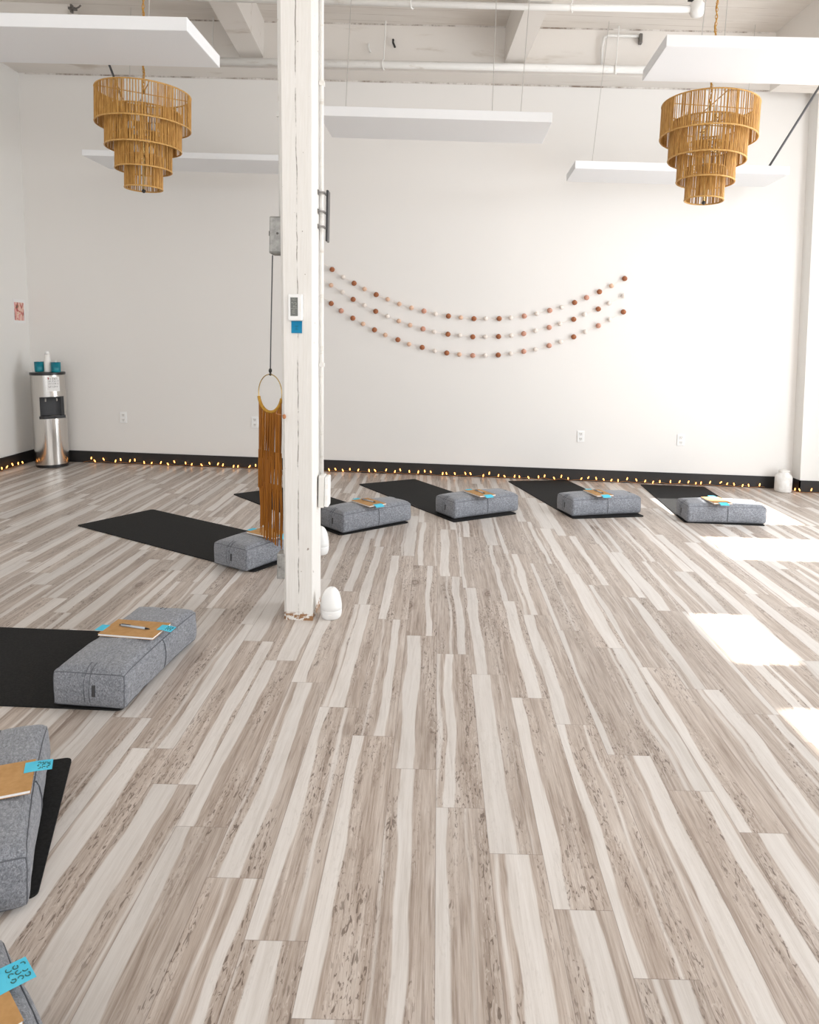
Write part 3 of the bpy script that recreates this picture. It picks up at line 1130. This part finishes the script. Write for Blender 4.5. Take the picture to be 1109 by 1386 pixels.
t = thing('slim_bottle', 'tall slim white bottle between the two teal cups on the water cooler', 'bottle', (TOPX - 0.006, CY - 0.05, 0.986), (0, LEAN * 1.5, 0))
mb = MB()
mb.lathe([(0, 0), (0.034, 0), (0.036, 0.01), (0.034, 0.11), (0.026, 0.15), (0.024, 0.19), (0.0, 0.19)], 24)
mb.build('body', M['warmwhite'], t, smooth=True)
mb = MB()
mb.lathe([(0, 0.189), (0.020, 0.189), (0.017, 0.214), (0, 0.216)], 20)
mb.build('cap', M['white'], t, smooth=True)

# ------------------------------------------------------------------ poster on the left wall
t = thing('art_print', 'small unframed abstract pink and red print on the left wall above the cooler', 'poster', (lx(XL, 1.6) + 0.001, 7.735, 1.603), (0, LEAN, 0))
mb = MB()
mb.box((0.0, -0.105, -0.122), (0.003, 0.105, 0.125))
mb.build('sheet', M['paper'], t)
mb = MB()
mb.box((0.003, -0.092, -0.095), (0.0042, 0.080, 0.092))
mb.build('picture', M['print'], t)

# ------------------------------------------------------------------ wall outlets
for x, z, lab in ((-3.375, 0.504, 'white wall outlet on the back wall near the water cooler'), (-1.945, 0.504, 'white wall outlet on the back wall behind the amber fringe'),
                  (1.542, 0.479, 'white wall outlet on the back wall, left one of the pair at the right'), (2.597, 0.479, 'white wall outlet on the back wall, right one of the pair')):
    t = thing('wall_outlet', lab, 'outlet', (x, wy(x) - 0.0005, z), (0, LEAN, -0.035), 'white outlets on the back wall')
    mb = MB()
    mb.box((-0.038, -0.008, -0.06), (0.038, 0, 0.06), bevel=0.003)
    mb.build('cover_plate', M['white'], t)
    for dz in (-0.027, 0.027):
        mb = MB()
        mb.box((-0.018, -0.0105, dz - 0.018), (0.018, -0.0075, dz + 0.018), bevel=0.004)
        s = mb.build('socket', M['warmwhite'], t)
        mb = MB()
        for sx in (-0.007, 0.007):
            mb.box((sx - 0.0018, -0.0112, dz - 0.004), (sx + 0.0018, -0.0103, dz + 0.009))
        mb.box((-0.0025, -0.0112, dz - 0.013), (0.0025, -0.0103, dz - 0.008))
        mb.build('slots', M['dull_black'], s)

# ------------------------------------------------------------------ felt ball garlands on the back wall
GAR = [
[(-1.141, 2.148, 'D'), (-1.023, 2.073, 'W'), (-0.907, 2.012, 'D'), (-0.795, 1.955, 'P'), (-0.671, 1.901, 'D'), (-0.549, 1.856, 'P'), (-0.425, 1.811, 'P'), (-0.297, 1.775, 'P'), (-0.164, 1.746, 'T'), (-0.040, 1.719, 'W'), (0.095, 1.702, 'D'), (0.225, 1.691, 'P'), (0.363, 1.683, 'D'), (0.486, 1.687, 'W'), (0.627, 1.692, 'D'), (0.748, 1.705, 'W'), (0.888, 1.727, 'T'), (1.018, 1.756, 'W'), (1.151, 1.794, 'T'), (1.274, 1.831, 'W'), (1.405, 1.884, 'D'), (1.527, 1.939, 'T'), (1.657, 2.003, 'D'), (1.778, 2.067, 'P'), (1.910, 2.147, 'D')],
[(-1.148, 1.984, 'P'), (-1.026, 1.917, 'W'), (-0.913, 1.844, 'D'), (-0.791, 1.787, 'W'), (-0.672, 1.727, 'D'), (-0.548, 1.679, 'W'), (-0.426, 1.633, 'P'), (-0.305, 1.594, 'P'), (-0.168, 1.559, 'T'), (-0.050, 1.532, 'W'), (0.096, 1.512, 'D'), (0.222, 1.504, 'W'), (0.358, 1.493, 'D'), (0.490, 1.498, 'W'), (0.628, 1.505, 'D'), (0.762, 1.519, 'W'), (0.890, 1.544, 'T'), (1.011, 1.579, 'W'), (1.153, 1.617, 'T'), (1.264, 1.660, 'W'), (1.404, 1.710, 'D'), (1.514, 1.766, 'W'), (1.654, 1.825, 'D'), (1.763, 1.889, 'W'), (1.907, 1.969, 'W')],
[(-1.144, 1.794, 'D'), (-1.037, 1.721, 'T'), (-0.912, 1.648, 'D'), (-0.802, 1.591, 'P'), (-0.680, 1.533, 'D'), (-0.564, 1.482, 'P'), (-0.430, 1.437, 'D'), (-0.311, 1.394, 'P'), (-0.171, 1.365, 'D'), (-0.037, 1.333, 'W'), (0.090, 1.315, 'D'), (0.223, 1.304, 'P'), (0.365, 1.297, 'T'), (0.494, 1.301, 'W'), (0.632, 1.312, 'D'), (0.764, 1.329, 'W'), (0.898, 1.358, 'T'), (1.019, 1.383, 'W'), (1.161, 1.428, 'T'), (1.278, 1.471, 'W'), (1.413, 1.528, 'D'), (1.532, 1.584, 'W'), (1.663, 1.652, 'T'), (1.778, 1.719, 'W'), (1.916, 1.803, 'D')],
]
ball_mesh = {}
for k, row in enumerate(GAR):
    t = thing('felt_ball_garland', 'string of %s felt balls on the back wall, %s of three' % (('brown and peach', 'cream and brown', 'brown, rose and cream')[k], ('topmost', 'middle', 'lowest')[k]),
              'garland', (0, wy(0), 0), group='felt ball garlands on the back wall')
    pts = [(-1.27, row[0][1] + 0.085)] + [(x, z) for x, z, c in row] + [(1.945, row[-1][1] + 0.02)]
    mb = MB()
    mb.tube([(x, -0.035 * x - 0.028, z) for x, z in pts], 0.0022, 5)
    mb.build('string', M['feltW'], t)
    for x, z, c in row:
        if c not in ball_mesh:
            mb = MB()
            mb.ball((0, 0, 0), 0.027, sub=3)
            for v in mb.bm.verts:
                v.co *= 1 + 0.06 * noise.noise(v.co * 90)
            o = mb.build('felt_ball', M['felt' + c], t, smooth=True)
            ball_mesh[c] = o.data
        else:
            o = bpy.data.objects.new('felt_ball', ball_mesh[c])
            COL.objects.link(o)
            o.parent = t
        o.location = (x, -0.035 * x - 0.028, z)
        if c in 'WP':
            o.scale = (0.88, 0.88, 0.88)

# ------------------------------------------------------------------ fairy lights along the skirting
t = thing('string_lights', 'copper string of warm fairy lights lying along the foot of the back wall', 'string lights', (0, 0, 0))
rnd = random.Random(21)
mb = MB()
path = []
nseg = 240
for k in range(nseg):
    x = -3.80 + (3.50 + 3.80) * k / (nseg - 1)
    path.append((x, wy(x) - 0.045 + 0.016 * math.sin(k * 0.9) + rnd.uniform(-.006, .006), 0.008 + 0.012 * abs(math.sin(k * 0.55))))
mb.tube(path, 0.0022, 5)
mb.build('wire', M['copper'], t)
mb = MB()
mb.lathe([(0, 0), (0.0045, 0.002), (0.0062, 0.012), (0.005, 0.026), (0, 0.032)], 8)
b0 = mb.build('bulb', M['glow'], t, smooth=True)
bulb_me = b0.data


def bulb(parent, x, y, z, first=[b0]):
    if first:
        o = first.pop()
        o.parent = parent
    else:
        o = bpy.data.objects.new('bulb', bulb_me)
        COL.objects.link(o)
        o.parent = parent
    o.location = (x, y, z)
    o.rotation_euler = (rnd.uniform(-0.7, 0.7), rnd.uniform(-0.7, 0.7), 0)


for k in range(84):
    x = -3.78 + 7.26 * (k + 0.5) / 84 + rnd.uniform(-0.028, 0.028)
    bulb(t, x, wy(x) - 0.045 + rnd.uniform(-0.025, 0.012), rnd.uniform(0.012, 0.04))
t2 = thing('string_lights', 'copper string of warm fairy lights along the left wall beside the water cooler', 'string lights', (0, 0, 0))
mb = MB()
path = [(XL + 0.05 + 0.014 * math.sin(k * 0.9), 5.6 + 2.0 * k / 80, 0.008 + 0.01 * abs(math.sin(k * 0.5))) for k in range(81)]
mb.tube(path, 0.0022, 5)
mb.build('wire', M['copper'], t2)
for k in range(24):
    bulb(t2, XL + 0.05 + rnd.uniform(-0.015, 0.02), 5.62 + 1.95 * k / 23 + rnd.uniform(-0.02, 0.02), rnd.uniform(0.012, 0.035))
t3 = thing('string_lights', 'copper string of warm fairy lights around the pier in the back right corner', 'string lights', (0, 0, 0))
mb = MB()
path = [(XR - 0.055, wy(XR) - 0.10, 0.01), (XR - 0.05, YR - 0.05, 0.012), (XR + 0.1, YR - 0.055, 0.01), (XR + 0.35, YR - 0.05, 0.015), (XR + 0.8, YR - 0.055, 0.01)]
mb.tube(path, 0.0022, 5)
mb.build('wire', M['copper'], t3)
for x, y in ((XR - 0.055, YR + 0.09), (XR - 0.05, YR + 0.0), (XR - 0.02, YR - 0.05), (XR + 0.09, YR - 0.055), (XR + 0.21, YR - 0.06), (XR + 0.33, YR - 0.05), (XR + 0.45, YR - 0.05), (XR + 0.6, YR - 0.05)):
    bulb(t3, x, y, rnd.uniform(0.012, 0.03))

# ------------------------------------------------------------------ ceramic and plastic pieces on the floor


def egg(label, x, y, s=(1, 1, 1), rz=0.0):
    t = thing('egg_diffuser', label, 'diffuser', (x, y, 0), (0, 0, rz), 'white egg-shaped diffusers by the post')
    t.scale = s
    mb = MB()
    prof = [(0, 0.0), (0.043, 0.0), (0.044, 0.0005), (0.050, 0.007), (0.0545, 0.025), (0.0556, 0.045)]
    mb.lathe(prof + [(0.0556, 0.052), (0.0555, 0.052), (0, 0.052)], 36)
    mb.build('base', M['white'], t, smooth=True)
    mb = MB()
    mb.lathe([(0.0, 0.0522), (0.0555, 0.0522), (0.0556, 0.0523), (0.0548, 0.075), (0.0505, 0.104), (0.0435, 0.130), (0.0345, 0.150), (0.024, 0.163), (0.014, 0.1695), (0.008, 0.171), (0.006, 0.168), (0, 0.168)], 36)
    mb.build('cover', M['white'], t, smooth=True)
    mb = MB()
    mb.box((-0.008, -0.0572, 0.028), (0.008, -0.053, 0.033), bevel=0.001)
    mb.build('button', M['warmwhite'], t)
    return t


egg('white egg-shaped diffuser standing on the floor at the right foot of the post', -0.512, 3.685, (1, 1, 0.94))
egg('white egg-shaped diffuser on the floor behind the post, mostly hidden', -0.750, 4.79, (1.1, 1.1, 1.1))

t = thing('ceramic_jug', 'mottled white ceramic jug on the floor in the back right corner', 'jug', (3.625, 7.47, 0))
mb = MB()
mb.lathe([(0, 0), (0.078, 0), (0.085, 0.012), (0.085, 0.15), (0.074, 0.175), (0.055, 0.185), (0.052, 0.205), (0.044, 0.205), (0.044, 0.17), (0, 0.17)], 32)
mb.build('body', M['cream_glaze'], t, smooth=True)
mb = MB()
mb.lathe([(0, 0.20), (0.050, 0.20), (0.055, 0.208), (0.052, 0.224), (0.0, 0.228)], 28)
mb.build('lid', M['cream_glaze'], t, smooth=True)

# ------------------------------------------------------------------ yoga mats
MT = 0.006


def yoga_mat(label, c, ang, L, W):
    o = None
    mb = MB()
    r = 0.022
    poly = []
    for sx, sy, a in ((1, 1, 0), (-1, 1, 90), (-1, -1, 180), (1, -1, 270)):
        for q in range(5):
            b = math.radians(a + q * 22.5)
            poly.append((sx * (L / 2 - r) + r * math.cos(b), sy * (W / 2 - r) + r * math.sin(b)))
    mb.prism(poly, 0, MT)
    o = mb.build('yoga_mat', M['mat'], None, (c[0], c[1], 0.0003), (0, 0, math.radians(ang)))
    tag(o, label, 'yoga mat', 'black yoga mats on the floor')
    return o


def near_mid(p, ang, L):
    a = math.radians(ang)
    return (p[0] + math.cos(a) * L / 2, p[1] + math.sin(a) * L / 2)


yoga_mat('black yoga mat on the floor left of the post, behind the fringe hanging', near_mid((-0.913, 4.634), 148.5, 1.80), 148.5, 1.80, 0.65)
yoga_mat('black yoga mat passing behind the white post', near_mid((-0.43, 5.466), 132.0, 1.70), 132.0, 1.70, 0.655)
yoga_mat('black yoga mat right of the post, first in the row by the back wall', (-0.017, 6.614), -56.7, 1.67, 0.65)
yoga_mat('black yoga mat below the garland, between two other mats by the back wall', (1.29, 6.84), -75.8, 1.61, 0.665)
yoga_mat('black yoga mat lying in the sun patch, nearest the back right corner', (2.467, 6.765), -92.7, 1.62, 0.665)
yoga_mat('black yoga mat cut by the left edge of the photo, level with the post foot', near_mid((-1.155, 3.04), 178.5, 1.75), 178.5, 1.75, 0.715)
yoga_mat('black yoga mat at the lower left, its short end showing beside the bolster', near_mid((-1.085, 2.06), 199.4, 1.75), 199.4, 1.75, 0.648)

# ------------------------------------------------------------------ bolsters
BL, BW, BHH = 0.665, 0.285, 0.147


def bol(a, b, c, wr=True):
    """a, b, c in -1..1 -> point on the stuffed cushion"""
    hx, hy, hz = BL / 2, BW / 2, BHH / 2
    p = Vector((a * hx, b * hy, c * hz))
    r = 0.024
    q = Vector((max(-hx + r, min(hx - r, p.x)), max(-hy + r, min(hy - r, p.y)), max(-hz + r, min(hz - r, p.z))))
    d = p - q
    if d.length > 1e-9:
        p = q + d.normalized() * r
    fa, fb, fc = max(0, 1 - a * a), max(0, 1 - b * b), max(0, 1 - c * c)
    if c > 0:
        p.z += c * 0.026 * (fa ** 0.45) * (fb ** 0.6)
    p.y += b * (0.013 * fc * (0.35 + 0.65 * fa ** 0.5)) - b * 0.010 * fa ** 0.7 * abs(b)
    p.x += a * 0.014 * fc * (0.3 + 0.7 * fb)
    # corners pinched into small ears
    e = (abs(a) * abs(b) * abs(c)) ** 6
    p += Vector((a, b, 0)) * 0.006 * e
    if wr:
        s = noise.noise(Vector((p.x * 9, p.y * 13, p.z * 16))) * 0.0045 + noise.noise(Vector((p.x * 30, p.y * 30, p.z * 22))) * 0.0018
        lowdamp = 1.0 if c > -0.9 else 0.2
        p += Vector((p.x * 0.3, p.y, p.z)).normalized() * s * lowdamp
    return p


def bolster_mesh():
    mb = MB()
    bm = mb.bm
    cache = {}

    def vert(a, b, c):
        k = (round(a, 4), round(b, 4), round(c, 4))
        if k not in cache:
            cache[k] = bm.verts.new(bol(a, b, c))
        return cache[k]

    def grid(f, n, m):
        for i in range(n):
            for j in range(m):
                q = [f(-1 + 2 * (i + di) / n, -1 + 2 * (j + dj) / m) for di, dj in ((0, 0), (1, 0), (1, 1), (0, 1))]
                bm.faces.new([vert(*p) for p in q])
    na, nb, nc = 40, 20, 12
    for s in (-1, 1):
        grid(lambda u, v: (u, v, s), na, nb)
        grid(lambda u, v: (u, s, v), na, nc)
        grid(lambda u, v: (s, u, v), nb, nc)
    zmin = min(v.co.z for v in bm.verts)
    for v in bm.verts:
        v.co.z -= zmin
    return mb, zmin


def make_bolster():
    t = thing('bolster_cushion', '', 'bolster', group='grey bolsters on the yoga mats')
    mb, zmin = bolster_mesh()
    mb.build('cushion', M['fabric'], t, smooth=True)

    def edge(c):
        pts = []
        for a0, b0, a1, b1, k in ((-1, -1, 1, -1, 30), (1, -1, 1, 1, 16), (1, 1, -1, 1, 30), (-1, 1, -1, -1, 16)):
            for q in range(k):
                f = q / k
                p = bol(a0 + (a1 - a0) * f, b0 + (b1 - b0) * f, c)
                pts.append(Vector((p.x, p.y, p.z - zmin)))
        return pts
    mb = MB()
    mb.tube([p + Vector((0, 0, -0.001)) for p in edge(0.93)], 0.0020, 6, closed=True)
    mb.tube(edge(-0.9), 0.0019, 6, closed=True)
    mb.build('piping', M['piping'], t, smooth=True)
    # corner seams
    for a in (-1, 1):
        for b in (-1, 1):
            mb = MB()
            mb.tube([bol(a, b, -0.9 + 1.8 * k / 8) - Vector((0, 0, zmin)) for k in range(9)], 0.0017, 6)
            mb.build('corner_seam', M['piping'], t, smooth=True)
    # stitched band at one end
    for s in (-1, 1):
        mb = MB()
        for off in (-0.07, 0.07):
            pts = [bol(s, off, c) for c in (-0.9, -0.5, 0, 0.5, 0.85)] + [bol(s * 0.985, off, 1.0), bol(s * 0.93, off, 1.0), bol(s * 0.86, off, 1.0)]
            mb.tube([p - Vector((0, 0, zmin)) + Vector((s * 0.0008, 0, 0.0008)) for p in pts], 0.0016, 5)
        mb.build('end_seam', M['piping'], t, smooth=True)
    # carry handle seam across the middle of the long sides
    for s in (-1, 1):
        mb = MB()
        mb.tube([bol(0.02, s, c) - Vector((0, 0, zmin)) + Vector((0, s * 0.002, 0)) for c in (-0.92, -0.6, -0.2, 0.2, 0.6, 0.9)], 0.0022, 6)
        mb.build('side_seam', M['piping'], t, smooth=True)
    mb = MB()
    p = bol(-1, -0.19, 0.05) - Vector((0, 0, zmin))
    mb.box((p.x - 0.003, p.y - 0.006, p.z - 0.022), (p.x + 0.002, p.y + 0.006, p.z + 0.022))
    mb.build('care_tag', M['dull_black'], t)
    return t


BOL = [
    ((-1.070, 4.690), 58.5, 'grey bolster left of the post, under the tips of the amber fringe'),
    ((-0.515, 5.605), 43.5, 'grey bolster just right of the post, its left end hidden by the post'),
    ((0.372, 6.115), 33.0, 'grey bolster second to the right of the post, on the mat by the back wall'),
    ((1.440, 6.265), 17.5, 'grey bolster third to the right of the post, beside the sun patch'),
    ((2.440, 6.100), 1.0, 'sunlit grey bolster farthest to the right, on the mat in the sun'),
    ((-1.262, 3.015), 85.3, 'grey bolster on the left, nearly end-on, with a notebook and pen across it'),
    ((-1.240, 1.955), -66.0 + 180, 'grey bolster cut by the left edge, at the lower left with its mat end showing'),
    ((-0.757, 1.140), -44.0 + 180, 'grey bolster in the bottom left corner, only its tip in the photo'),
]
b0 = make_bolster()
bols = []
for k, (p, a, lab) in enumerate(BOL):
    o = b0 if k == 0 else copy_tree(b0)
    o.location = (p[0], p[1], MT + 0.0005 if k < 7 else 0.0003)
    o.rotation_euler = (0, 0, math.radians(a))
    o['label'] = lab
    bols.append(o)

# ------------------------------------------------------------------ notebooks and pens
NZ = BHH + MT + 0.0255


def notebook(k, c, ang, label, tabs, seed, z=NZ):
    t = thing('notebook', label, 'notebook', (c[0], c[1], z), (0, 0, math.radians(ang)), 'kraft notebooks on the bolsters')
    L, Wd = 0.240, 0.160
    mb = MB()
    mb.box((-L / 2 + 0.002, -Wd / 2 + 0.001, 0.0012), (L / 2 - 0.002, Wd / 2 - 0.001, 0.0085))
    mb.build('pages', M['paper'], t)
    for q, z0 in ((0, 0.0), (1, 0.0085)):
        mb = MB()
        mb.box((-L / 2, -Wd / 2, z0), (L / 2, Wd / 2, z0 + 0.0013))
        mb.build('cover', M['kraft'], t)
    for (x0, x1, y0, y1, droop) in tabs:
        s = 1 if x1 > 0 else -1
        mb = MB()
        zz = 0.0102
        xa, xb = (x0, x1) if s > 0 else (x1, x0)
        xm = s * (L / 2 + 0.001)
        th = 0.0007
        for (p, q, zp, zq) in ((xa, xm, zz, zz), (xm, xb, zz, zz - droop)):
            lo, hi = (p, q) if p < q else (q, p)
            zl, zh = (zp, zq) if p < q else (zq, zp)
            mb.hexa([(lo, y0, zl), (hi, y0, zh), (hi, y1, zh), (lo, y1, zl)], [(lo, y0, zl + th), (hi, y0, zh + th), (hi, y1, zh + th), (lo, y1, zl + th)])
        tb = mb.build('sticky_note', M['blue'], t)
        tb['label'] = 'bright blue sticky note tab'
        if k in (5, 6, 7) and s > 0:
            sc = scribble(tb, min(xm, xb) + 0.005, max(xm, xb) - 0.004, y0 + 0.008, y1 - 0.008, 0, seed, rows=3, cols=3, r=0.0011)
            a = math.atan2(droop, abs(xb - xm))
            for v in sc.data.vertices:
                v.co.z += zz + th - (v.co.x - xm) * math.tan(a) + 0.0004
    return t


def pen(c, ang, label, body, z=NZ + 0.0099, L=0.135, second=None):
    t = thing('pen', label, 'pen', (c[0], c[1], z + 0.0052), (0, 0, math.radians(ang)), 'pens on the notebooks')
    mb = MB()
    mb.tube([(-L / 2, 0, 0), (L / 2 - 0.018, 0, 0)], 0.0048, 10)
    mb.build('barrel', M[body], t, smooth=True)
    mb = MB()
    mb.tube([(L / 2 - 0.018, 0, 0), (L / 2 - 0.004, 0, 0), (L / 2 + 0.004, 0, 0)], [0.0048, 0.0028, 0.0008], 10)
    mb.build('tip', M['black'] if body == 'pengrey' else M['warmwhite'], t, smooth=True)
    mb = MB()
    mb.box((-L / 2 + 0.002, -0.0015, 0.0045), (-L / 2 + 0.045, 0.0015, 0.0066))
    mb.build('clip', M['dull_black'], t)
    mb = MB()
    mb.tube([(-L / 2 - 0.008, 0, 0), (-L / 2, 0, 0)], [0.003, 0.0042], 8)
    mb.build('end_cap', M['black'], t, smooth=True)
    return t


TR = [(0.095, 0.158, -0.002, 0.052, 0.006), (-0.095, -0.152, -0.05, 0.01, 0.006)]
NB = [
    ((-1.045, 4.600), -31.5, 'kraft notebook on the bolster left of the post, below the fringe tips'),
    ((-0.500, 5.560), -48.0, 'kraft notebook on the bolster just right of the post'),
    ((0.385, 6.035), -58.0, 'kraft notebook on the second bolster right of the post'),
    ((1.415, 6.195), -72.5, 'kraft notebook on the third bolster right of the post'),
    ((2.375, 6.035), -84.0, 'sunlit kraft notebook on the bolster farthest right'),
    ((-1.250, 3.020), -6.0, 'kraft notebook lying across the near end-on bolster on the left'),
    ((-1.218, 1.930), 24.0, 'kraft notebook on the lower left bolster, cut by the photo edge'),
    ((-0.862, 1.212), 46.0, 'kraft notebook in the bottom left corner'),
]
PENS = [None, (10, 'pengrey'), (0, 'pengrey'), (5, 'pengrey'), None, (-8, 'pengrey'), (-10, 'pen'), None]
wh = ('', 'on the notebook just right of the post', 'on the notebook of the second bolster right of the post', 'on the notebook of the third bolster right of the post',
      '', 'on the notebook of the end-on left bolster', 'on the notebook of the lower left bolster', '')
for k, (c, a, lab) in enumerate(NB):
    tabs = list(TR)
    if k in (6, 7):
        tabs = [(0.095, 0.166, 0.012, 0.066, 0.003)] if k == 6 else [(0.090, 0.168, 0.005, 0.070, 0.003)]
    if k == 4:
        tabs = [(0.085, 0.150, -0.03, 0.03, 0.02), (-0.085, -0.160, -0.0, 0.06, 0.0)]
    if k < 5:
        tabs[0] = (0.095, 0.150, -0.035, 0.040, 0.014)
    z = NZ if k < 7 else NZ - MT
    notebook(k, c, a, lab, tabs, 40 + k, z)
    if PENS[k]:
        da, body = PENS[k]
        ar = math.radians(a)
        dx = {5: (0.0, 0.0), 6: (-0.06, -0.01)}.get(k, (-0.01, 0.01))
        px = c[0] + dx[0] * math.cos(ar) - dx[1] * math.sin(ar)
        py = c[1] + dx[0] * math.sin(ar) + dx[1] * math.cos(ar)
        pen((px, py), a + da, ('blue pen lying ' if body == 'pen' else 'silver-grey pen lying ') + wh[k], body, z + 0.0099)
